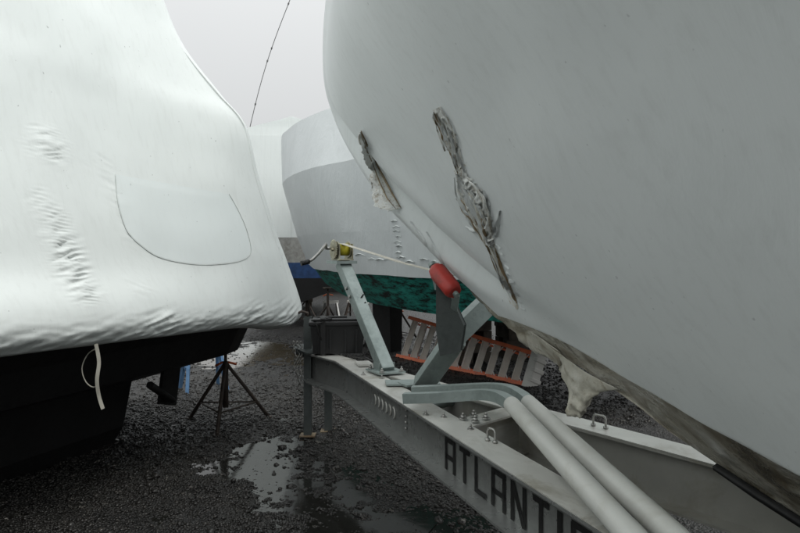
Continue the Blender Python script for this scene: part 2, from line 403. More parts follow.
def cast(bvh, px, py):
    d = Vector(((px-400)/F, 1, -(py-HZ)/F)).normalized(); h = bvh.ray_cast(EYE, d); return (h[0], h[1], d)
def castx(bvh, px, py, cx=150, cy=215):
    for k in range(60):
        h = cast(bvh, px, py)
        if h[0] is not None: return h
        px = lerp(px, cx, .02); py = lerp(py, cy, .02)
    return h
def ribbon(bvh, pts, nl, nw, amp, off, name, mat, parent, seed=0, ragged=.45, lab=None):
    """a crumpled strip lying on a surface; pts = (px,py,halfwidth px)"""
    xs = np.linspace(0, len(pts)-1, nl); rows = []
    for i, q in enumerate(xs):
        k = min(int(q), len(pts)-2); f = q-k; a, b = pts[k], pts[k+1]
        cx, cy, hw = [lerp(a[j], b[j], f) for j in range(3)]; dx, dy = b[0]-a[0], b[1]-a[1]; L = math.hypot(dx, dy); nxp, nyp = -dy/L, dx/L
        hw *= 1+ragged*noise.noise(Vector((i*.6, seed, 0))); sh = ragged*hw*noise.noise(Vector((i*.35, seed+9, 0))); row = []
        for j in range(nw):
            v = (j/(nw-1)*2-1); h = cast(bvh, cx+nxp*(v*hw+sh), cy+nyp*(v*hw+sh))
            if h[0] is None: row.append(row[-1] if row else None); continue
            nn = h[1] if h[1].dot(h[2]) < 0 else -h[1]
            e = 1-abs(v)**3
            cr = (noise.noise(Vector((i*.11, j*1.3, seed)))+.8*noise.noise(Vector((i*.10+j*.30, j*.42-i*.13, seed+4)))+.25)*amp
            row.append(h[0]+nn*(off+e*max(-off*.5, cr)))
        rows.append(row)
    rows = [r for r in rows if None not in r]
    o = MB().grid(rows, True).build(name, mat, parent)
    if lab: tag(o, lab)
    return o
T1 = [(437, 108, 4), (443, 120, 6), (452, 142, 6), (459, 163, 5), (463, 178, 6)]
T2 = [(461, 172, 4), (467, 188, 10), (476, 203, 12), (484, 220, 9), (490, 238, 5), (493, 246, 2)]
T3 = [(488, 234, 3), (494, 252, 4), (500, 268, 3.5), (506, 284, 4), (513, 300, 4), (518, 309, 1)]
ribbon(RBV, T1, 70, 9, .005, .0025, 'torn_patch', M['pale_torn'], rboat, 1, lab='brown scuffed upper tear')
ribbon(RBV, T2, 60, 16, .017, .004, 'torn_patch', M['pale_torn'], rboat, 2, lab='crumpled bulge of torn film')
ribbon(RBV, T3, 60, 8, .006, .002, 'torn_patch', M['torn_film'], rboat, 3, lab='narrow lower tear running to the keel')
rs = random.Random(21)
def strands(T, n, hw0, hw1, lift, mats, base):
    for k in range(n):
        a0 = rs.uniform(0, .45); a1 = rs.uniform(.55, 1.0); L = len(T)-1; v = rs.uniform(-1, 1); v2 = v+rs.uniform(-.5, .5); pp = []
        m = 6
        for i in range(m):
            t = lerp(a0, a1, i/(m-1)); x = t*L; q = min(int(x), L-1); f = x-q; cx, cy, h = [lerp(T[q][c], T[q+1][c], f) for c in range(3)]
            dx, dy = T[q+1][0]-T[q][0], T[q+1][1]-T[q][1]; l = math.hypot(dx, dy); o = lerp(v, v2, i/(m-1))*h*1.1+rs.uniform(-.6, .6)
            pp.append((cx-dy/l*o, cy+dx/l*o, max(.12, rs.uniform(hw0, hw1)*math.sin(math.pi*min(.97, max(.03, i/(m-1)))))))
        ribbon(RBV, pp, 30, 5, .008, lift, 'film_strand', M[mats[k % len(mats)]], rboat, base+k, .2)
strands(T1, 12, .5, 1.5, .006, ['torn_film', 'pale_torn', 'wrap_shaded_side', 'pale_torn', 'wrap_shaded_side', 'brown_stain'], 40)
strands(T2, 20, .8, 2.4, .012, ['wrap_shaded_side', 'torn_film', 'wrap_shaded_side', 'pale_torn', 'wrap_shaded_side', 'brown_stain'], 60)
strands(T3, 9, .5, 1.4, .005, ['wrap_shaded_side', 'torn_film', 'brown_stain'], 80)
for k in range(10):          # little puckers beside the lower tear
    t = k/9; x = lerp(494, 519, t)+rs.uniform(1, 3); y = lerp(246, 308, t)
    ribbon(RBV, [(x, y-2, .5), (x+2, y, 1.6), (x+5, y+1.5, .4)], 10, 5, .010, .003, 'wrap_fold', M['wrap_shaded_side'], rboat, 100+k, .2)
for k, pp in enumerate([[(462, 205, 1), (470, 212, 3), (482, 220, 3), (489, 226, 1)], [(466, 226, .8), (476, 232, 2.5), (489, 240, 2)], [(497, 236, 2), (498, 224, 2.5), (501, 210, .8)],
                        [(484, 190, .8), (488, 204, 3), (489, 222, 2)], [(432, 262, .6), (424, 240, 1.6), (412, 222, .6)], [(446, 268, .6), (436, 250, 1.5), (427, 232, .5)],
                        [(452, 130, .5), (458, 148, 1.2), (466, 172, .6)]]):
    ribbon(RBV, pp, 22, 7, .016, .002, 'wrap_fold', M['wrap_shaded_side'], rboat, 20+k, .15)
# tear hanging off the stem
def sheet(A, B, nl, nw, amp, name, mat, parent, seed=0, lab=None, thick=.0012):
    """sheet stretched between polyline A and polyline B (world points), crumpled"""
    def along(Q, t): x = t*(len(Q)-1); k = min(int(x), len(Q)-2); return Q[k].lerp(Q[k+1], x-k)
    rows = []
    for i in range(nl+1):
        a, b = along(A, i/nl), along(B, i/nl); row = []
        for j in range(nw+1):
            q = a.lerp(b, j/nw); e = j/nw
            n = Vector((noise.noise(q*17+Vector((seed, 0, 0))), noise.noise(q*17+Vector((0, seed, 5))), noise.noise(q*14+Vector((7, seed, 0)))*.5))
            n2 = Vector((noise.noise(q*55), noise.noise(q*60+Vector((2, 2, 2))), 0))*.35
            row.append(q+(n+n2)*amp*(.25+.75*e)+(Vector((noise.noise(Vector((i*1.9, seed, 1))), 0, noise.noise(Vector((i*2.3, seed, 7)))))*.016 if j == nw else Vector((0, 0, 0))))
        rows.append(row)
    mb = MB().grid(rows, True); o = mb.build(name, mat, parent)
    sol = o.modifiers.new('thickness', 'SOLIDIFY'); sol.thickness = thick
    if lab: tag(o, lab)
    return o
def stemP(px, py, dw=0.):
    a = (px-400)/F; Y = (2.084-dw)/(.4515+.8923*a); return P(px, py, Y)
def on_r(px, py, lift):
    h = cast(RBV, px, py)
    if h[0] is None: return None
    return h[0]-h[2]*lift
fa = [(361, 131), (367, 145), (375, 161), (384, 178), (393, 195), (401, 208)]; fb = [(361, 134), (362, 153), (369, 170), (371, 190), (376, 205), (387, 212)]
lastd = 5.4; A_ = []; B_ = []
for (a, b), (c, d_) in zip(fa, fb):
    q = on_r(a, b, .012)
    if q is None: q = P(a, b, lastd-.03)
    lastd = q.y; A_.append(q); B_.append(P(c, d_, lastd-.05))
sheet(A_, B_, 60, 16, .022, 'torn_flap', M['pale_torn'], rboat, 3, 'stained torn film hanging off the stem')
MB().tube([a-Vector((0, .012, 0)) for a in A_], [.002, .007, .005, .008, .006, .002], 6).build('film_strand', M['brown_stain'], rboat)
MB().tube([a.lerp(b, .35)-Vector((0, .02, 0)) for a, b in zip(A_, B_)], [.001, .004, .003, .005, .004, .001], 6).build('film_strand', M['brown_stain'], rboat)
# pale flap hanging under the keel
sheet([stemP(546, 343, .05), stemP(560, 354, .05), stemP(576, 366, .05), stemP(594, 377, .05), stemP(618, 390, .05)],
      [stemP(549, 350, -.02), stemP(562, 374, -.02), stemP(570, 414, -.02), stemP(580, 419, -.02), stemP(594, 393, -.02)], 30, 24, .028, 'torn_flap', M['old_sheet'], rboat, 8, 'cream torn sheet hanging below the keel')
sheet([stemP(470, 290, .03), stemP(500, 308, .04), stemP(530, 330, .05), stemP(560, 352, .05)],
      [stemP(474, 297, .0), stemP(502, 322, .0), stemP(528, 348, .0), stemP(560, 366, .0)], 24, 8, .014, 'torn_flap', M['stained_film'], rboat, 12, 'glossy film bunched along the forefoot')

# ---------------------------------------------------------------- big wrapped boat on the left
K = 1.15
C0 = Vector((-.76, 5.4)); qv = Vector((-.329, -.944)); nv = Vector((-.944, .329)); BEAM = 3.4; LEN = 8.5
def LP(q, n, z):
    p = C0+qv*q+nv*n; return EYE+K*(Vector((p.x, p.y, z))-EYE)
zs = [1.16, 1.11, 1.10, 1.13, 1.19, 1.30, 1.5, 1.72, 2.16, 2.45, 2.58, 2.72, 3.12, 3.6, 4.2, 4.6]
dS = [.22, .14, .07, .03, .0, .025, .13, .20, .33, .40, .43, .47, .58, .74, 1.1, 1.7]
dE = [.26, .17, .07, -.02, -.06, -.035, .03, .10, .21, .27, .31, .40, .60, .76, 1.2, 1.7]
def outline(z, da, db, r, N1, Na, Nb):
    """plan outline of the left wrap at a given inset"""
    pts = []
    def d(q): return lerp(da, db, sm(1.6, .15, q))
    q0 = d(0)-.06
    for i in range(N1): q = lerp(LEN, q0+r, 1-(1-i/N1)**1.8); pts.append((q, d(q)))
    for i in range(Na): t = i/Na*math.pi/2; pts.append((q0+r-r*math.sin(t), d(0)+r-r*math.cos(t)))
    for i in range(Nb): t = i/Nb; pts.append((q0, lerp(d(0)+r, BEAM-d(0)-r, t)))
    for i in range(Na): t = i/Na*math.pi/2; pts.append((q0+r-r*math.cos(t), BEAM-d(0)-r+r*math.sin(t)))
    for i in range(20): q = lerp(q0+r, LEN, i/19); pts.append((q, BEAM-d(q)))
    return pts
lboat = empty('wrapped_boat', LP(4, 1.7, 0).to_2d().to_3d())
tag(lboat, 'boat in bright white shrink wrap with an outlined door patch and black hull', 'boat')
rows = []; NV = 330
tv = [0]
for i in range(1, len(zs)): tv.append(tv[-1]+math.hypot(zs[i]-zs[i-1], dS[i]-dS[i-1])+.02)
def cat(xs, ys, x):      # monotone-ish smooth interpolation
    i = min(max(np.searchsorted(xs, x)-1, 0), len(xs)-2); h = xs[i+1]-xs[i]; t = (x-xs[i])/h
    def m(k):
        if k == 0 or k == len(xs)-1: return 0 if k else (ys[1]-ys[0])/(xs[1]-xs[0])
        return (ys[k+1]-ys[k-1])/(xs[k+1]-xs[k-1])
    return (2*t**3-3*t*t+1)*ys[i]+(t**3-2*t*t+t)*h*m(i)+(-2*t**3+3*t*t)*ys[i+1]+(t**3-t*t)*h*m(i+1)
for r in range(NV+1):
    v = float(np.interp(r/NV, [0, .14, .74, 1], [0, tv[5], tv[9], tv[-1]])); z = cat(tv, zs, v); da = cat(tv, dS, v); db = cat(tv, dE, v)
    rr = interp(z, [1.1, 1.3, 2.5, 3], [.34, .30, .14, .25]); row = []
    for (q, n) in outline(z, da, db, rr, 300, 26, 30):
        zo = (-.045+.036*q)*sm(1.6, 1.2, z)-.05*math.exp(-((q-.25)/.35)**2)*sm(1.3, 1.15, z)
        p = LP(q, n, z+zo); side = n < BEAM/2 and q > .3
        a = noise.noise(p*1.1)*.022+noise.noise(p*2.9)*.007
        if side:                                        # puckers along a vertical welded seam, tucks along the lower edge
            qq = 2.17+.05*noise.noise(Vector((z*2, 0, 0)))
            w = math.exp(-((q-qq)/.10)**2)*sm(1.25, 1.4, z)*sm(2.35, 2.05, z)
            a += w*.016*(1-2.6*abs(noise.noise(Vector((q*8, 3, z*46+q*22+3*noise.noise(Vector((z*3, q*4, 0))))))))*max(0, .3+1.6*noise.noise(Vector((q*3, 5, z*4))))
            w = math.exp(-((q-1.75)/.12)**2)*sm(1.3, 1.4, z)*sm(2.2, 1.9, z); a += w*.010*(1-2.6*abs(noise.noise(Vector((q*6, 8, z*40-q*20)))))*max(0, .3+1.6*noise.noise(Vector((q*3, 7, z*5))))
        low = math.exp(-((z-1.14)/.08)**2)
        a += low*(.010*noise.noise(Vector((q*22+z*50, 2, z*30-q*12)))+.014*noise.noise(Vector((q*3.2, n*3.2, z*14)))+.011*noise.noise(Vector((q*9+z*30, n*9, z*8))))
        for qc in (1.62, .75, 2.9, .28): a += .034*math.exp(-((q-qc)/.16)**2)*math.exp(-((z-1.17)/.07)**2)*noise.noise(Vector((q*6, 1, z*60+q*14)))
        nrm = Vector((-nv.x, -nv.y, .25)) if q > .25 else Vector((-nv.x*.5-qv.x*.5, -nv.y*.5-qv.y*.5, .2)); row.append(p+nrm*a)
    rows.append(row)
lw = MB().grid(rows, True, True); LBV = lw.bvh(); lw.build('shrink_wrap', M['wrap_bright'], lboat)
# seam outline of the door patch and the patch itself
door = [(115, 174), (117, 198), (121, 216), (128, 233), (141, 246), (158, 257), (182, 263), (206, 265), (232, 263), (247, 258), (251, 249), (246, 228), (237, 208), (229, 194)]
def smooth_poly(pts, n):
    out = []
    for i in range(len(pts)-1):
        p0 = pts[max(0, i-1)]; p1 = pts[i]; p2 = pts[i+1]; p3 = pts[min(len(pts)-1, i+2)]
        for k in range(n):
            t = k/n; out.append(tuple(.5*((2*p1[j])+(-p0[j]+p2[j])*t+(2*p0[j]-5*p1[j]+4*p2[j]-p3[j])*t*t+(-p0[j]+3*p1[j]-3*p2[j]+p3[j])*t**3) for j in range(2)))
    return out+[pts[-1]]
dp = smooth_poly(door, 6); pth = []
for (a, b) in dp:
    h = castx(LBV, a, b)
    if h[0]: pth.append(h[0]-h[2]*.003)
mb = MB(); mb.tube(pth, [.0016+.0018*abs(noise.noise(p*20)) for p in pth], 6); sm_o = mb.build('door_seam', M['seam_thread'], lboat)
cx, cy = 182, 205; rows = []
top = [(115, 174), (150, 176), (190, 182), (229, 194)]
full = dp+[tuple(lerp(top[3][j], top[0][j], t) for j in range(2)) for t in np.linspace(0.05, 1, 12)]
for f in np.linspace(0, 1, 12):
    row = []
    for (a, b) in full:
        h = castx(LBV, cx+(a-cx)*f*.985, cy+(b-cy)*f*.985); row.append(h[0]-h[2]*(.003*(1-sm(.6, 1, f))+.0015+.003*abs(noise.noise(h[0]*4))))
    rows.append(row)
MB().grid(rows, True).build('door_patch', M['patch_film'], lboat)
# torn lip at the stern corner
# black hull
def hull_ring(z, d, q0): return [LP(LEN, d, z), LP(q0+.25, d, z), LP(q0, d+.06, z), LP(q0, BEAM/2, z), LP(q0, BEAM-d-.06, z), LP(q0+.25, BEAM-d, z), LP(LEN, BEAM-d, z)]
hb = MB().grid([hull_ring(1.19, .22, .02), hull_ring(1.0, .42, -.03), hull_ring(.80, .52, -.02)], False)
keel = [LP(LEN, BEAM/2-.02, .42), LP(q_ := .25, BEAM/2-.02, .46), LP(.02, BEAM/2-.01, .50), LP(.0, BEAM/2, .50), LP(.02, BEAM/2+.01, .50), LP(.25, BEAM/2+.02, .46), LP(LEN, BEAM/2+.02, .42)]
hb.grid([hull_ring(.80, .52, -.02), keel], False); hb.grid([hull_ring(1.19, .22, .02), [LP(LEN, 1.7, 1.2)]+[LP(.4, 1.7, 1.2)]*5+[LP(LEN, 1.7, 1.2)]], False)
hb.build('hull', M['black_hull'], lboat)
MB().grid([[LP(q, n, z) for q in (.8, 1.5, LEN)] for n, z in ((.9, .78), (1.0, .35), (1.3, -.10), (1.75, -.10), (2.2, .60))], False).build('keel', M['black_hull'], lboat)  # deep keel shape added to hide lit ground and darken below the hull
rd = MB(); rd.prism([(-.015, -.10), (.015, -.10), (.015, .30), (-.015, .30)], [P(160, 392, 5.9), P(176, 394, 6.2)]); rd.tube([P(150, 385, 5.5), P(172, 400, 6.0)], .03)
rd.build('rudder', M['black_hull'], lboat)
# hanging webbing tail and loop under the wrap edge
def smooth3(pts, n=7):
    out = []
    for i in range(len(pts)-1):
        p0 = pts[max(0, i-1)]; p1 = pts[i]; p2 = pts[i+1]; p3 = pts[min(len(pts)-1, i+2)]
        for k in range(n):
            t = k/n; out.append(.5*((2*p1)+(-p0+p2)*t+(2*p0-5*p1+4*p2-p3)*t*t+(-p0+3*p1-3*p2+p3)*t**3))
    return out+[pts[-1]]
st = MB(); st.prism([(-.010, -.0015), (.010, -.0015), (.010, .0015), (-.010, .0015)], smooth3([P(96, 344, 3.9), P(99, 362, 3.88), P(97, 380, 3.86), P(99, 396, 3.86), P(103, 409, 3.84)]), up=(0, 1, 0))
st.tube(smooth3([P(98, 348, 3.9), P(88, 354, 3.95), P(82, 368, 3.95), P(86, 382, 3.93), P(95, 387, 3.9), P(99, 374, 3.88)]), .0035, 6)
tag(st.build('webbing_strap', M['rope_white']), 'loose pale webbing tail and loop dangling below the left boat wrap', 'strap')

# ---------------------------------------------------------------- trailer
BT = .74; BH = .25; BW = .165
tr = empty('boat_trailer', (.3, 3.2, 0)); tag(tr, 'aluminium beam boat trailer with winch post, red bow roller and black side lettering', 'trailer')
LE = lambda Y: Vector((1.336-.34*Y, Y, 0)); RE = lambda Y: Vector((3.35-.68*Y, Y, 0))
ldir = (LE(0)-LE(1)).normalized(); lside = Vector((-ldir.y, ldir.x, 0))        # towards inner (right) side
if lside.x < 0: lside = -lside
rdir = (RE(0)-RE(1)).normalized(); rside = Vector((-rdir.y, rdir.x, 0))
if rside.x < 0: rside = -rside
def ibeam(path, w=BW, h=BH, tf=.011, tw=.009):
    y0 = -h/2; y1 = h/2
    prof = [(-w/2, y0), (w/2, y0), (w/2, y0+tf), (tw/2, y0+tf+.004), (tw/2, y1-tf-.004), (w/2, y1-tf), (w/2, y1), (-w/2, y1), (-w/2, y1-tf), (-tw/2, y1-tf-.004), (-tw/2, y0+tf+.004), (-w/2, y0+tf)]
    return prof, path
def beam(path, mt='web_metal'):
    prof, pth = ibeam(path); return MB().prism(prof, pth).build('frame_beam', M[mt], tr)
zc = BT-BH/2
cL = [LE(5.4)+lside*BW/2, LE(-2.2)+lside*BW/2]
cLp = [Vector((-.80, 6.15, zc)), Vector((-.70, 5.85, zc)), Vector((cL[0].x, cL[0].y, zc)), Vector((cL[1].x, cL[1].y, zc))]
bL = beam(cLp); tag(bL, 'near beam with black block lettering')
o1 = RE(5.22)-rside*BW/2; o2 = RE(-.4)-rside*BW/2
bR = beam([Vector((o1.x, o1.y, zc)), Vector((o2.x, o2.y, zc))], 'web_light'); tag(bR, 'far beam running under the keel')
# worn pale top plates, edge strips and rivets of the beams
def on_left(Y, off, z): p = LE(Y)+lside*off; return Vector((p.x, p.y, z))
def on_right(Y, off, z): p = RE(Y)-rside*off; return Vector((p.x, p.y, z))
tp = MB().prism([(-BW/2+.002, 0), (BW/2-.002, 0), (BW/2-.002, .004), (-BW/2+.002, .004)], [Vector((p.x, p.y, BT+.0008)) for p in cLp]); tp.build('top_plate', M['beam_metal'], bL)
tp = MB().bar(on_right(5.2, BW/2, BT+.0025), on_right(-.3, BW/2, BT+.0025), BW-.004, .004); tp.build('top_plate', M['beam_metal'], bR)
# lettering on the web (outer face), block capitals
web = BW/2-.0045-.0025; LH = .162; ZL = zc-.106
def quad(Ya, za, Yb, zb, t):        # stroke between two points on the web, Y-distance along beam is measured in metres
    a = Vector((Ya, za)); b = Vector((Yb, zb)); d = (b-a).normalized(); n = Vector((-d.y, d.x))*t/2
    return [a+n, b+n, b-n, a-n]
STK = {'A': [(0.06, 0, .06, 1), (.94, 0, .94, 1), (0, .93, 1, .93), (0, .42, 1, .42)], 'T': [(.5, 0, .5, 1), (0, .93, 1, .93)], 'L': [(.08, 0, .08, 1), (0, .07, 1, .07)],
       'N': [(.07, 0, .07, 1), (.93, 0, .93, 1), (.1, .97, .9, .03)], 'I': [(.5, 0, .5, 1)], 'C': [(.08, .05, .08, .95), (0, .93, 1, .93), (0, .07, 1, .07), (.92, .07, .92, .28), (.92, .72, .92, .93)]}
lt = MB(); s = 0.0; start = 3.47
def webpt(sd, z, lift=0): p = LE(start)+ldir*sd+lside*(web-lift); return Vector((p.x, p.y, z))
k = 0
for ch in 'ATLANTIC':
    w = {'I': .035}.get(ch, .116)
    for (x0, y0, x1, y1) in STK[ch]:
        vert = abs(y1-y0) > .5; t = .030 if vert else .024
        if ch == 'I': t = .034
        q = quad(s+x0*w, ZL+y0*LH, s+x1*w, ZL+y1*LH, t); lift = .0010+.0006*(k % 3); k += 1
        lt.add([webpt(p.x, p.y, lift) for p in q], [(0, 1, 2, 3)])
    s += w+.058
o = lt.build('lettering', M['black_paint'], bL)
# row of hooked slots and bolt column on the near web
for i in range(6):
    sl = MB()
    Y = 4.62-.075*i; p = LE(Y)+lside*(web-.003)
    arc = [Vector((p.x, p.y, zc+.035))+ldir*(.026*math.sin(a))+Vector((0, 0, -.032+.032*math.cos(a)-.01)) for a in np.linspace(-.2, 2.9, 8)]
    sl.tube(arc, .0065, 6); sl.build('web_mark', M['beam_metal'], bL)
for i in range(4):
    bo = MB()
    p = LE(4.02)+lside*(web-.002); bo.tube([Vector((p.x, p.y, zc+.06-.035*i)), Vector((p.x, p.y, zc+.06-.035*i))-lside*.012], .009, 6); bo.build('bolt', M['steel'], bL)
def bolt_at(pos, parent, r=.013, h=.018):
    m = MB(); m.tube([pos, pos+Vector((0, 0, .004))], r*1.7, 12); m.tube([pos+Vector((0, 0, .004)), pos+Vector((0, 0, h))], r, 6); m.tube([pos+Vector((0, 0, h)), pos+Vector((0, 0, h+.012))], r*.5, 8)
    return m.build('bolt', M['steel'], parent)
# cross member
xa = G(462, 424, BT-.0); xb = on_right(3.86, .10, BT); xa = on_left(3.42, .14, BT)
d = (xb-xa).normalized(); prof, pth = ibeam([xa+Vector((0, 0, .006-.12)), xb+Vector((0, 0, .006-.12))], .14, .23)
cm = MB().prism(prof, pth).build('cross_member', M['beam_metal'], tr)
side = d.cross(Vector((0, 0, 1)))
for fa, so in ((.12, .04), (.12, -.04), (.30, .04), (.30, -.04)): bolt_at(xa.lerp(xb, fa)+side*so+Vector((0, 0, .012-.009+.006)), cm)
for Y, off in ((3.55, .10), (3.62, .03), (3.30, .13), (4.78, .04), (4.62, .12)): bolt_at(on_left(Y, off, BT+.005), bL, .010, .012)
for Y, off in ((4.35, .05), (4.1, .12), (3.75, .06)): bolt_at(on_right(Y, off, BT+.005), bR, .010, .012)
# second, round galvanised cross tube
MB().tube([on_left(4.05, .14, BT-.06), on_right(4.36, .05, BT-.06)], .038, 16).build('cross_tube', M['galvanized'], tr)
MB().bar(on_left(5.15, .10, BT+.018), on_right(5.22, .02, BT+.018), .17, .014).build('tongue_plate', M['beam_metal'], tr)
MB().bar(on_left(4.42, .08, BT+.016), on_right(4.5, .05, BT+.016), .16, .010).build('tongue_plate', M['galvanized'], tr)
# u-bolts
def ubolt(c, along, parent, w=.05, h=.058):
    a = Vector(c)-along*w/2; b = Vector(c)+along*w/2; U = Vector((0, 0, 1))
    pts = [a-U*.03, a+U*(h-.015), a+U*(h-.004)+along*.005, a+U*h+along*.014, b+U*h-along*.014, b+U*(h-.004)-along*.005, b+U*(h-.015), b-U*.03]
    m = MB().tube(pts, .0055, 8)
    for q in (a, b): m.tube([q, q+U*.012], .012, 6)
    return m.build('u_bolt', M['steel'], parent)
ubolt(on_left(3.08, .125, BT+.005), (ldir+lside*.3).normalized(), bL)
ubolt(on_left(2.0, .10, BT+.005), ldir, bL)
ubolt(on_right(3.42, .075, BT+.005), (rdir+rside*.1).normalized(), bR, .07); ubolt(on_right(2.2, .075, BT+.005), rdir, bR)
# coupler end, front plate
MB().box((-.72, 5.98, BT+.012), (.30, .42, .012), rotz(.45)).box((-.86, 6.22, BT-.03), (.10, .24, .09), rotz(.45), .02).build('coupler', M['galvanized_dark'], tr)
# jack legs
def leg(x, Y, ztop, name='jack_leg'):
    m = MB(); w = .032
    m.prism([(-w, -w), (w, -w), (w, -w+.006), (-w+.006, -w+.006), (-w+.006, w-.006), (w, w-.006), (w, w), (-w, w)], [(x, Y, .012), (x, Y, ztop)], up=(0, 1, 0))
    lg = m.build(name, M['galvanized_dark'], tr)
    MB().box((x, Y, .015), (.13, .12, .010)).box((x, Y, .027), (.04, .04, .02)).build('foot_plate', M['plate_tan'], lg); return lg
l1 = leg(-.79, 6.0, 1.03); l2 = leg(-.63, 6.15, .60)
h = MB()
for i in range(12): h.tube([Vector((-.79-.034, 5.965, .12+.07*i)), Vector((-.79-.034, 5.96, .12+.07*i))], .006, 6)
MB().bar((-.79, 6.0, .48), (-.63, 6.15, .48), .03, .03).bar((-.63, 6.15, .58), (-.60, 5.9, .60), .05, .03).build('jack_brace', M['galvanized_dark'], tr)
MB().tube([(-.79, 6.0, 1.03), (-.79, 6.0, 1.06), (-.84, 6.0, 1.075), (-.93, 6.0, 1.03)], .011).build('jack_handle', M['rust_steel'], l1)
# safety chain bundle
def link(c, t, r=.017):
    pts = []; ax = Vector((math.cos(t), math.sin(t), 0))
    for a in np.linspace(0, 2*math.pi, 9): pts.append(Vector(c)+ax*(r*.62*math.cos(a))+Vector((0, 0, 1))*(r*1.2*math.sin(a)))
    return pts
chn = MB()
for st_, n_ in ((-.87, 15), (-.845, 11), (-.90, 8)):
    for i in range(n_): chn.tube(link((st_+.012*math.sin(i*.8+st_*30), 5.98+.01*math.cos(i), .80-.030*i), (i % 2)*1.57+.3), .0048, 5, False)
chn.build('safety_chain', M['steel'], tr)
# ---- winch post
wb = Vector((-.09, 4.84, BT+.022)); wt = Vector((-.455, 5.52, 1.50)); cdir = Vector((-.4515, .8923, 0)); cside = Vector((.8923, .4515, 0))
wp = MB().bar(wb, wt, .095, .085, up=cdir, bev=.006).build('winch_post', M['galvanized'], tr); tag(wp, 'leaning square galvanised post')
MB().bar(wb-cdir*.09+Vector((0, 0, -.0)), wb+cdir*.14, .20, .012).bar(wb+Vector((0, 0, .03))-cside*.055, wb+cdir*.10+Vector((0, 0, .03))-cside*.055, .008, .055).bar(wb+Vector((0, 0, .03))+cside*.055, wb+cdir*.10+Vector((0, 0, .03))+cside*.055, .008, .055).build('base_plate', M['galvanized'], wp)
for a, b in ((-.075, -.075), (-.075, .075), (.11, -.075), (.11, .075)): bolt_at(wb+cdir*a+cside*b+Vector((0, 0, .008)), wp, .011)
for i in range(2):
    q = wb.lerp(wt, .66+.08*i)-cside*.05; MB().tube([q, q-cside*.012], .014, 6).build('bolt', M['steel'], wp)
stk = MB()
for f_, l_ in ((.58, .05), (.63, .07), (.67, .04)):
    q = wb.lerp(wt, f_)-cdir*.046-Vector((0, 0, .028)); 
    stk.bar(q-cside*.02, q+cside*.03+Vector((0, 0, l_)), .012, .003, up=-cdir)
stk.build('sticker', M['black_paint'], wp)
plt = MB().bar(wt-cdir*.10-Vector((0, 0, -.004)), wt+cdir*.12-Vector((0, 0, -.004)), .17, .022).build('winch_platform', M['galvanized'], tr)
W0 = wt+Vector((0, 0, .018))
wn = MB()
for sgn in (-1, 1):
    wn.box(W0+cside*sgn*.055*1.0+Vector((0, 0, .065)), (.006, .17, .13), rotz(math.atan2(cdir.y, cdir.x)-math.pi/2), .001)
wn.box(W0+Vector((0, 0, .006)), (.125, .17, .008), rotz(math.atan2(cdir.y, cdir.x)-math.pi/2))
wnch = wn.build('winch', M['zinc'], tr)
gx = W0+Vector((0, 0, .085)); gear = MB(); NG = 26; ring = []
for i in range(NG*4):
    a = 2*math.pi*i/(NG*4); r = .078 if (i % 4) in (0, 1) else .071; ring.append((math.cos(a)*r, math.sin(a)*r))
vs = [gx-cside*.070+cdir*a+Vector((0, 0, b)) for a, b in ring]+[gx-cside*.078+cdir*a+Vector((0, 0, b)) for a, b in ring]; n = len(ring)
gear.add(vs, [tuple(range(n)), tuple(range(n, 2*n))[::-1]]+[(i, (i+1) % n, n+(i+1) % n, n+i) for i in range(n)])
gear.tube([gx-cside*.095, gx+cside*.075], .013, 10); gear.build('gear', M['zinc'], wnch)
MB().tube([gx-cside*.048, gx+cside*.048], .048, 20).build('strap_reel', M['yellow_strap'], wnch)
MB().tube([gx-cside*.050, gx-cside*.044], .066, 20).tube([gx+cside*.044, gx+cside*.050], .066, 20).build('reel_cheek', M['zinc'], wnch)
hp = gx-cside*.10+cdir*.045+Vector((0, 0, .01))
MB().tube([gx+cdir*.045-cside*.05+Vector((0, 0, .01)), hp-cside*.02], .012, 8).tube([hp-cside*.02, P(326, 244, 5.45), P(319, 253, 5.43), P(313, 259, 5.42), P(308, 262, 5.41)], .012, 8).build('crank', M['steel'], wnch)
MB().tube([P(309, 261.5, 5.41), P(301, 263.5, 5.38)], .019, 12).build('crank_grip', M['black_plastic'], wnch)
MB().prism([(-.022, -.0015), (.022, -.0015), (.022, .0015), (-.022, .0015)], [gx+Vector((0, 0, .047)), stemP(400, 262, .05), stemP(452, 275.5, .03)], up=(0, 0, 1)).build('winch_strap', M['webbing'], wnch)
# ---- bow stand with roller
vb = Vector((.14, 4.36, BT+.02)); J = Vector((.325, 4.02, 1.10))
bs = MB().bar(vb, J, .12, .085, up=(0, 1, .4), bev=.005); bs.bar(vb+Vector((0, 0, .0)), vb+cdir*.12, .22, .012)
bstand = bs.build('bow_stand', M['galvanized'], tr); tag(bstand, 'forked galvanised stand under the bow')
aL = Vector((.215, 3.93, 1.43)); aR = Vector((.60, 4.16, 1.36))
fp = [(436, 281), (442, 278), (452, 300), (464, 326), (460, 352), (440, 356), (436, 330)]
f0 = [P(x, y, 3.86) for x, y in fp]; f1 = [p+Vector((.02, .075, 0)) for p in f0]; fm = MB(); nf = len(fp)
for A in (f0, f1):
    Bq = [p+Vector((.002, .009, 0)) for p in A]; fm.add(A+Bq, [tuple(range(nf)), tuple(range(nf, 2*nf))[::-1]]+[(i, (i+1) % nf, nf+(i+1) % nf, nf+i) for i in range(nf)])
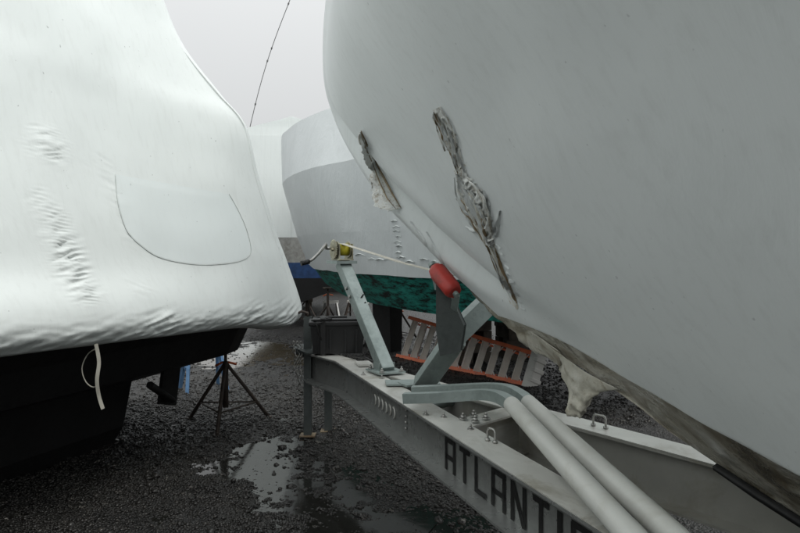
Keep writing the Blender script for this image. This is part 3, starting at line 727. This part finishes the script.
fm.add([f0[0]+Vector((.004, .01, 0)), f0[5]+Vector((.004, .01, 0)), f1[5], f1[0]], [(0, 1, 2, 3)]); fm.add([f0[1]+Vector((-.004, .01, 0)), f0[3]+Vector((-.004, .01, 0)), f1[3]-Vector((.004, 0, 0)), f1[1]-Vector((.004, 0, 0))], [(0, 1, 2, 3)])
fm.build('fork_arm', M['galvanized_dark'], bstand)
MB().bar(J+Vector((-.02, .0, .0)), aR, .11, .12, up=(.3, 1, .4), bev=.004).build('fork_arm', M['galvanized'], bstand)
r0, r1 = P(438, 272, 3.88), P(452, 289, 3.76); ra = (r1-r0).normalized()
MB().tube([r0-ra*.035, r0-ra*.02, r0+ra*.0, r1, r1+ra*.02, r1+ra*.035], [.036, .047, .052, .050, .046, .035], 8).build('bow_roller', M['red_rubber'], bstand)
MB().tube([r0-ra*.075, r1+ra*.06], .014, 8).tube([r0-ra*.075, r0-ra*.055], .024, 6).bar(r0-ra*.06, aL-Vector((.0, 0, .05)), .04, .01, up=(.3, 1, 0)).bar(r1+ra*.05, J+Vector((-.03, -.05, .10)), .04, .01, up=(.3, 1, 0)).build('roller_bracket', M['galvanized'], bstand)
# ---- guide rails, galvanised neck then pale plastic sleeve
def arcpath(pts, n=10):
    out = []
    for i in range(len(pts)-1):
        p0 = pts[max(0, i-1)]; p1 = pts[i]; p2 = pts[i+1]; p3 = pts[min(len(pts)-1, i+2)]
        for k in range(n):
            t = k/n; out.append(.5*((2*p1)+(-p0+p2)*t+(2*p0-5*p1+4*p2-p3)*t*t+(-p0+3*p1-3*p2+p3)*t**3))
    return out+[pts[-1]]
def rail(neck, far, lab):
    nk = arcpath(neck, 8); w = .026
    o = MB().prism([(-w, -w), (w, -w), (w, w), (-w, w)], nk).build('guide_rail', M['galvanized'], tr); tag(o, lab)
    d = (far-neck[-1]).normalized(); a = neck[-1]-d*.03
    m = MB().tube([a, a+d*.004, far], .039, 24, False); m.tube([far, a], .034, 20, True); m.build('sleeve', M['pvc'], o); return o
rail([P(404, 398, 3.74), P(440, 397, 3.68), P(478, 394.5, 3.62), P(496, 396, 3.52), P(507, 401, 3.42), P(513, 406, 3.32)], Vector((.69, .9, .80)), 'near guide rail with white sleeve')
rail([P(412, 391, 3.90), P(450, 389.5, 3.86), P(488, 388, 3.80), P(508, 390, 3.70), P(522, 397, 3.56), P(530, 404, 3.44)], Vector((.82, .9, .80)), 'far guide rail with white sleeve')
MB().bar((.69, 1.25, BT), (.69, 1.25, .765), .05, .05, up=(0, 1, 0)).bar((.60, 1.25, .752), (.9, 1.25, .752), .05, .012).build('rail_bracket', M['galvanized'], tr)

# battery box on the tongue
bx = empty('battery_box', (-.52, 5.80, BT+.02)); bx.rotation_euler.z = .12; tag(bx, 'black plastic lidded box with a strap standing on the trailer tongue', 'box')
Rb = rotz(.12); c0 = Vector((-.52, 5.80, BT+.02))
def bxp(x, y, z): return c0+Rb @ Vector((x, y, z))
m = MB(); 
for z0, z1, s0_, s1_ in ((0, .225, .90, 1.0),):
    vs = [bxp(sx*.22*s0_, sy*.14*s0_, z0) for sx, sy in ((-1, -1), (1, -1), (1, 1), (-1, 1))]+[bxp(sx*.22, sy*.14, z1) for sx, sy in ((-1, -1), (1, -1), (1, 1), (-1, 1))]
    m.add(vs, [(3, 2, 1, 0), (4, 5, 6, 7), (0, 1, 5, 4), (1, 2, 6, 5), (2, 3, 7, 6), (3, 0, 4, 7)])
for x_ in (-.15, -.06, .06, .15): m.box(bxp(x_, -.137, .10), (.014, .018, .19), Rb, .003)
m.build('case', M['black_plastic'], bx)
MB().box(bxp(0, 0, .243), (.465, .305, .036), Rb, .010).box(bxp(0, 0, .270), (.40, .24, .022), Rb, .008).box(bxp(.0, 0, .288), (.16, .05, .012), Rb, .004).build('lid', M['black_plastic'], bx)
MB().box(bxp(-.12, 0, .284), (.04, .25, .004), Rb).box(bxp(-.12, -.160, .13), (.04, .004, .27), Rb).tube([bxp(-.12, -.16, .26), bxp(-.17, -.19, .25), bxp(-.15, -.175, .16), bxp(-.13, -.17, .12)], .006, 6).tube([bxp(-.21, -.1, .27), bxp(-.15, -.17, .275), bxp(-.05, -.15, .285), bxp(-.1, -.05, .285), bxp(-.2, .05, .28)], .007, 6).build('strap', M['black_paint'], bx)
cb = MB().tube([P(352, 356, 5.5), P(366, 358, 5.2), P(372, 361, 5.05), P(392, 362, 4.95)], .008, 8); cb.build('cable', M['black_paint'], tr)

# ---------------------------------------------------------------- ladder lying on its side
A0 = G(398, 356, .03); B0 = G(531, 386, .03); ld = (B0-A0).normalized(); LL = (B0-A0).length; back = Vector((-ld.y, ld.x, 0))
if back.y < 0: back = -back
ang = .40; upv = Vector((0, 0, math.cos(ang)))+back*math.sin(ang); nrm = ld.cross(upv).normalized()
if nrm.y > 0: nrm = -nrm
def LDp(a, h, dd=0): return A0+ld*a+upv*h-nrm*dd
def wid(a): return lerp(.60, .37, a/LL)
lad = empty('stepladder', (A0+B0)/2); tag(lad, 'orange folding stepladder with pale metal treads lying on its side on the gravel', 'ladder')
def chan(a, b, mat, nm, w=.030, h=.062): return MB().bar(a, b, w, h, up=nrm).build(nm, mat, lad)
Lb = LL-.08
tag(MB().bar(LDp(0, 0), LDp(Lb, .0), .046, .075, up=nrm).build('side_rail', M['orange_fiberglass'], lad), 'lower front rail')
tag(MB().bar(LDp(-.02, wid(0)), LDp(Lb, wid(Lb)), .046, .075, up=nrm).build('side_rail', M['orange_fiberglass'], lad), 'upper front rail')
for sgn, f in ((0, .06), (1, -.06)):
    MB().bar(LDp(.08, wid(0)*sgn+f, .10), LDp(Lb-.1, wid(Lb)*sgn+f*.6, .07), .022, .045, up=nrm).build('rear_rail', M['orange_fiberglass'], lad)
NS = 11
for i in range(NS):
    a = .14+(Lb-.34)*i/(NS-1); w = wid(a)
    t = MB(); t.bar(LDp(a-.02, .02, -.028), LDp(a-.02, w-.02, -.028), .010, .02, up=nrm)
    Rt = Matrix((ld*.62-nrm*.78, upv, (ld*.62-nrm*.78).cross(upv))).transposed()
    t.box(LDp(a, w/2, .0), (.088, w-.045, .008), Rt); 
    for q in (-.035, -.012, .012, .035): t.box(LDp(a, w/2, .0)+(ld*.62-nrm*.78)*q+(ld*.62-nrm*.78).cross(upv)*-.006, (.006, w-.04, .006), Rt)
    t.build('tread', M['tread_metal'], lad)
    MB().bar(LDp(a+.02, .10, .01), LDp(a+.11, .012, .01), .008, .012, up=nrm).build('tread_brace', M['cap_plastic'], lad)
    MB().bar(LDp(a+.02, w-.13, .012), LDp(a+.11, w-.01, .012), .008, .012, up=nrm).build('tread_brace', M['cap_plastic'], lad)
for i in range(5):
    a = .3+(Lb-.6)*i/4; MB().bar(LDp(a, .06, .11), LDp(a, wid(a)-.06, .11), .018, .018, up=nrm).build('rear_brace', M['cap_plastic'], lad)
cp = MB().box(LDp(Lb+.03, wid(Lb)/2+.005, .03), (.13, wid(Lb)+.09, .15), Matrix((ld, upv, ld.cross(upv))).transposed(), .02)
for q in (-.12, 0, .12): cp.box(LDp(Lb+.08, wid(Lb)/2+q, .03), (.06, .05, .17), Matrix((ld, upv, ld.cross(upv))).transposed(), .012)
cp.build('top_cap', M['cap_plastic'], lad)

# ---------------------------------------------------------------- boat stands
def boat_stand(x, y, ztop, lab, rz=0., foot=.42, hz=.55, mat='rust_steel', grp='tripod boat stands'):
    r = empty('boat_stand', (x, y, 0), rz); tag(r, lab, 'boat stand', grp)
    R = rotz(rz); o = Vector((x, y, 0)); W = lambda a, b, c: o+R @ Vector((a, b, c))
    MB().tube([W(0, 0, .16), W(0, 0, ztop-.12)], .026, 10).build('post', M[mat], r)
    for k in range(3):
        a = k*2.094+.5; MB().tube([W(0, 0, hz+.02), W(math.cos(a)*foot, math.sin(a)*foot, .02)], .017, 8).box(W(math.cos(a)*foot, math.sin(a)*foot, .016), (.06, .06, .01), R).build('leg', M[mat], r)
    br = MB(); c = [W(math.cos(k*2.094+.5)*foot*.72, math.sin(k*2.094+.5)*foot*.72, .02+(hz)*.28) for k in range(3)]
    for k in range(3): br.tube([c[k], c[(k+1) % 3]], .008, 6)
    br.build('brace', M[mat], r)
    MB().tube([W(-.09, 0, ztop-.16), W(-.03, .0, ztop-.13), W(.03, 0, ztop-.13), W(.10, 0, ztop-.15)], .011, 8).build('screw_handle', M['orange_paint'], r)
    MB().tube([W(0, 0, ztop-.13), W(0, 0, ztop-.02)], .015, 8).box(W(0, 0, ztop-.012), (.16, .16, .024), R, .004).build('pad', M['timber'], r)
    return r
boat_stand(-1.60, 6.42, .70, 'rusty tripod stand with orange handle under the stern of the left boat', .1)
boat_stand(-3.0, 4.6, .66, 'rusty tripod stand in the darkness below the left boat', .6)
boat_stand(-1.35, 13.1, .90, 'rusty tripod stand below the bow of the teal boat', .4)
boat_stand(-.0, 11.9, .70, 'rusty tripod stand below the teal boat above the ladder', 1.0)
boat_stand(-1.95, 14.6, 1.0, 'rusty tripod stand at the stern of the blue-bottomed boat', .9)

# ---------------------------------------------------------------- sawhorses
def sawhorse(x, y, rz, L, H, lab, beam_m, leg_m, grp='sawhorses'):
    r = empty('sawhorse', (x, y, 0), rz); tag(r, lab, 'sawhorse', grp); o = Vector((x, y, 0)); R = rotz(rz); W = lambda a, b, c: o+R @ Vector((a, b, c))
    MB().bar(W(-L/2, 0, H-.03), W(L/2, 0, H-.03), .09, .06).build('top_rail', M[beam_m], r)
    for sx in (-1, 1):
        for sy in (-1, 1): MB().bar(W(sx*(L/2-.05), sy*.03, H-.05), W(sx*(L/2+.01), sy*.2, .015), .035, .045).build('leg', M[leg_m], r)
        MB().bar(W(sx*(L/2-.02), -.125, H*.42), W(sx*(L/2-.02), .125, H*.42), .02, .03).build('crossbar', M[leg_m], r)
sawhorse(-2.25, 8.0, .5, .42, .62, 'blue and white metal sawhorse beyond the tripod stand', 'cap_plastic', 'blue_rail')
sawhorse(-1.5, 15.2, .2, .34, .50, 'small sawhorse with a white top below the bow of the teal boat', 'cap_plastic', 'steel')
sawhorse(-.95, 15.8, -.3, .5, .46, 'low sawhorse with white top behind the winch post', 'cap_plastic', 'rust_steel')

# ---------------------------------------------------------------- boats behind
def back_boat(name, O, u, L, kz, bands, wrap, labels, wrapmat, blunt=.06, wr=.015):
    """bands = list of (part, material, levels); wrap = levels with hard folds"""
    B = Body(O, u); r = empty(name, (B.W(L*.5, 0, 0))); tag(r, *labels)
    def dsp(q, a, w, z, side): return q+Vector((noise.noise(q*1.2), noise.noise(q*1.2+Vector((9, 0, 0))), .6*noise.noise(q*2.)))*wr+Vector((noise.noise(q*5), 0, noise.noise(q*6)))*wr*.35
    for nm, mt, lv in bands: shell(B, lv, L, 50, 5, None, smoothv=False, blunt=blunt).build(nm, M[mt], r)
    sh_ = shell(B, wrap, L, 90, 12, dsp, smoothv=False, blunt=blunt); o = sh_.build('shrink_wrap', M[wrapmat], r); r['v'] = 0; del r['v']
    B.bvh = sh_.bvh(); return B, r
TB, tbo = back_boat('wrapped_sailboat', (-2.02, 13.8), (.56, -.83), 8.6, 0,
    [('hull', 'teal', [(1.3, 1.0, .90, 1.36, 5.0, 1.5), (.62, 1.42, 1.31, 1.62, 5.1, 1.6)]), ('bottom', 'black_hull', [(2.7, .82, .76, 0.02, 4.5, 1.5), (2.1, .88, .82, .84, 4.7, 1.5), (1.3, 1.0, .90, 1.355, 5.0, 1.5)])],
    [(.58, 1.42, 1.31, 1.66, 5.1, 1.6), (.22, 1.88, 1.82, 1.75, 5.1, 1.65), (.0, 2.70, 2.66, 1.86, 4.8, 1.8), (-.02, 3.50, 3.42, 1.68, 4.5, 2.0), (.7, 3.60, 3.60, .95, 4.5, 2.0), (1.4, 3.66, 3.70, 0, 4.5, 2)],
    ('sailboat in white shrink wrap with a flaking teal and black hull in the background', 'boat'), 'wrap_old', .10)
kp = TB.W(3.2, 0, 0); MB().prism([(-.10, -.15), (.10, -.15), (.13, .85), (-.13, .85)], [TB.W(3.0, 0, .16), TB.W(3.5, 0, .16)]).build('keel', M['black_hull'], tbo)
for i in range(16):          # puckered weld running down the wrap, tucks above its hem
    t = i/15; x = 391+9*t+rs.uniform(-1.5, 1.5); y = 182+74*t+rs.uniform(-1, 1)
    if cast(RBV, x+4, y)[0] is None: ribbon(TB.bvh, [(x-rs.uniform(2, 4), y+1, .3), (x, y-.6, 1.1), (x+rs.uniform(2, 4), y+.5, .3)], 10, 5, .02, .006, 'wrap_fold', M['wrap_bright'], tbo, 200+i, .2)
for i in range(8):
    x = 358+11*i+rs.uniform(-3, 3); y = 256+.09*(x-350)*.6+rs.uniform(-3, 2)
    ribbon(TB.bvh, [(x-rs.uniform(3, 5), y+1, .3), (x, y-.6, 1.), (x+rs.uniform(3, 6), y+1, .3)], 10, 5, .02, .005, 'wrap_fold', M['wrap_bright'], tbo, 230+i, .2)
def blocks(x, y, n, rz, lab, w=.5, mat='timber'):
    m = empty('block_stack', (x, y, 0), rz); tag(m, lab, 'timber blocks', 'timber block stacks under the boats'); R = rotz(rz); o = Vector((x, y, 0))
    for k in range(n):
        q = MB(); a = 0 if k % 2 else math.pi/2
        for s_ in (-1, 1): q.box(o+R @ (rotz(a) @ Vector((0, s_*w*.33, .015+.075+.15*k))), (w+.04*random.random(), w*.3, .146), R @ rotz(a+.03*random.uniform(-1, 1)), .006)
        q.build('timber_layer', M[mat], m)
kk = TB.W(2.9, 0, 0); blocks(-.62, 11.9, 3, .3, 'dark timber block stack under the bow of the teal boat', .45)
blocks(.95, 9.95, 4, .6, 'dark timber block stack behind the middle of the ladder', .5)
blocks(1.75, 10.3, 4, .2, 'dark block stack beyond the ladder cap', .55, 'timber')
BB, bbo = back_boat('wrapped_cruiser', (-2.85, 23.0), (.07, -1), 8.6, 0,
    [('bottom', 'black_hull', [(2., .45, .45, 0.02, 3, 2), (1.5, .8, .75, .8, 3, 2), (1.0, 1.15, 1.02, 1.15, 3, 2)]), ('boot_stripe', 'blue_paint', [(1.0, 1.15, 1.02, 1.18, 3, 2), (.8, 1.45, 1.34, 1.25, 3, 2)]),
     ('hull', 'grey_side', [(.8, 1.45, 1.34, 1.24, 3, 2), (.4, 1.95, 1.86, 1.42, 3, 2)])],
    [(.4, 1.95, 1.86, 1.45, 3, 2), (.2, 2.6, 2.6, 1.42, 3, 2), (.2, 3.3, 3.95, 1.30, 3, 2), (1.5, 3.6, 4.35, 0.02, 3, 2)],
    ('white wrapped cruiser with grey sides and blue lower hull, furthest left in the background', 'boat'), 'wrap_bright', .10)
for k, (O, u, L, lab) in enumerate([((3.2, 30), (-.9, -.45), 8, 'white wrapped boat with a black hull far behind the ladder'), ((-9.5, 34), (.95, -.3), 9, 'white wrapped boat with a black hull in the far background at left'),
                                   ((-7.2, 16.5), (.1, -.99), 9, 'added wrapped boat with a black hull, darkening the gap below the left boat'),  # extra boat added as a blocker to darken the view under the left boat
                                   ((5.5, 19), (.45, -.9), 7, 'white wrapped boat with a black hull hidden mostly behind the trailered bow')]):
    back_boat('wrapped_boat', O, u, L, 0, [('hull', 'black_hull', [(1.6, .3, .3, .02, 3, 2), (1.2, .6, .6, .9, 3, 2), (.4, 1.7, 1.6, 1.4, 3, 2)])],
              [(.4, 1.7, 1.6, 1.42, 3, 2), (.1, 2.3, 2.2, 1.4, 3, 2), (.3, 3.0, 3.0, 1.0, 3, 2), (1., 3.3, 3.4, 0.02, 3, 2)], (lab, 'boat'), 'wrap_old')
for k, (x, y) in enumerate([(-3.0, 16.2), (-2.7, 19.5)]): blocks(x, y, 3, .1, ['timber block stack under the stern of the blue-bottomed boat', 'timber block stack further under the blue-bottomed boat'][k], .5)
for k, (x, y) in enumerate([(1.6, 29), (-2.2, 31.5), (-6.5, 32.6)]): blocks(x, y, 2, .1, ['timber block stack far behind the ladder', 'timber block stack in the far background', 'timber block stack under the far left boat'][k], .8)
# distant dark wood
wd = MB(); r_ = random.Random(5)
for i in range(9000):
    x = r_.uniform(-60, 70); y = 62+r_.uniform(0, 10); z = r_.uniform(0, 6.2)*(.75+.25*math.sin(x*.31)*math.sin(x*.11+1)); s_ = r_.uniform(.3, .8); c = Vector((x, y, z))
    d1 = Vector((r_.uniform(-1, 1), r_.uniform(-1, 1), r_.uniform(-1, 1))).normalized()*s_; d2 = d1.orthogonal().normalized()*s_*.7; wd.add([c-d1, c+d2, c+d1, c-d2], [(0, 1, 2, 3)])
tag(wd.build('woodland', M['leaf_dark']), 'dark mass of trees at the far edge of the yard', 'woods', kind='stuff')

# ---------------------------------------------------------------- stay wire with knots
top = P(303, -46, 11.5); botp = P(250, 127, 11.5)
mast_top = Vector((-1.3, 11.5, 9.6)); 
wire = MB(); n = 30; pts = []
q0 = P(250, 127, 12.6); q1 = P(290, 0, 12.6); dq = (q1-q0)
for i in range(n+1): t = i/n*1.9; pts.append(q0+dq*t+Vector((-.06*math.sin(min(1, t)*math.pi), 0, 0)))
wire.tube(pts, .0075, 6)
for t in (.18, .52, .62, .97): q = q0+dq*t+Vector((-.06*math.sin(t*math.pi), 0, 0)); wire.tube([q-dq.normalized()*.03, q, q+dq.normalized()*.03], [.008, .018, .008], 6)
tag(wire.build('rigging_line', M['rope_dark']), 'dark knotted rigging line slanting down to the left boat from the sky', 'rope')

# ---------------------------------------------------------------- camera, light, sky
cam = bpy.data.cameras.new('camera'); co_ = bpy.data.objects.new('camera', cam); COL.objects.link(co_); S.camera = co_
co_.location = EYE; co_.rotation_euler = (math.pi/2, 0, 0); cam.sensor_width = 36; cam.lens = 36*F/800; cam.shift_y = -(266.5-HZ)/800; cam.clip_end = 2000; cam.clip_start = .02
w = bpy.data.worlds.new('World'); S.world = w; w.use_nodes = True; nt = w.node_tree; N_ = nt.nodes; Lk = nt.links; bg = N_['Background']
EL = math.radians(58); AZ = math.radians(140)       # azimuth clockwise from +Y: light from behind right
sky = N_.new('ShaderNodeTexSky'); sky.sky_type = 'NISHITA'; sky.sun_disc = False; sky.sun_elevation = EL; sky.sun_rotation = AZ; sky.dust_density = 4
hsv = N_.new('ShaderNodeHueSaturation'); hsv.inputs['Saturation'].default_value = .15; Lk.new(sky.outputs[0], hsv.inputs['Color'])
tc = N_.new('ShaderNodeTexCoord'); sp = N_.new('ShaderNodeSeparateXYZ'); Lk.new(tc.outputs['Generated'], sp.inputs[0])
mr = N_.new('ShaderNodeMapRange'); mr.inputs['From Min'].default_value = 0; mr.inputs['From Max'].default_value = 1; mr.inputs['To Min'].default_value = 4.1; mr.inputs['To Max'].default_value = 11.3; Lk.new(sp.outputs['Z'], mr.inputs['Value'])
nz = N_.new('ShaderNodeTexNoise'); nz.inputs['Scale'].default_value = 1.6; nz.inputs['Detail'].default_value = 4; Lk.new(tc.outputs['Generated'], nz.inputs['Vector'])
mn = N_.new('ShaderNodeMapRange'); mn.inputs['To Min'].default_value = .95; mn.inputs['To Max'].default_value = 1.05; Lk.new(nz.outputs['Fac'], mn.inputs['Value'])
mu = N_.new('ShaderNodeMath'); mu.operation = 'MULTIPLY'; Lk.new(mr.outputs[0], mu.inputs[0]); Lk.new(mn.outputs[0], mu.inputs[1])
sc_ = N_.new('ShaderNodeVectorMath'); sc_.operation = 'SCALE'; sc_.inputs[0].default_value = (.972, .993, 1.0); Lk.new(mu.outputs[0], sc_.inputs['Scale'])
mx = N_.new('ShaderNodeMix'); mx.data_type = 'RGBA'; mx.inputs[0].default_value = .88; Lk.new(hsv.outputs[0], mx.inputs[6]); Lk.new(sc_.outputs[0], mx.inputs[7])
Lk.new(mx.outputs[2], bg.inputs[0]); bg.inputs[1].default_value = .10
sun = bpy.data.lights.new('sun', 'SUN'); sun.energy = 1.2; sun.angle = math.radians(30); sun.color = (1, .98, .94); so = bpy.data.objects.new('sun', sun); COL.objects.link(so)
dirv = Vector((math.sin(AZ)*math.cos(EL), math.cos(AZ)*math.cos(EL), math.sin(EL))); so.rotation_euler = (-dirv).to_track_quat('-Z', 'Y').to_euler(); so.location = dirv*30
S.view_settings.view_transform = 'Standard'; S.view_settings.look = 'None'; S.view_settings.exposure = .45; S.view_settings.gamma = 1; S.view_settings.use_curve_mapping = False
S.cycles.max_bounces = 4; S.cycles.diffuse_bounces = 3; S.cycles.glossy_bounces = 2; S.cycles.caustics_reflective = False; S.cycles.caustics_refractive = False; S.cycles.use_denoising = True
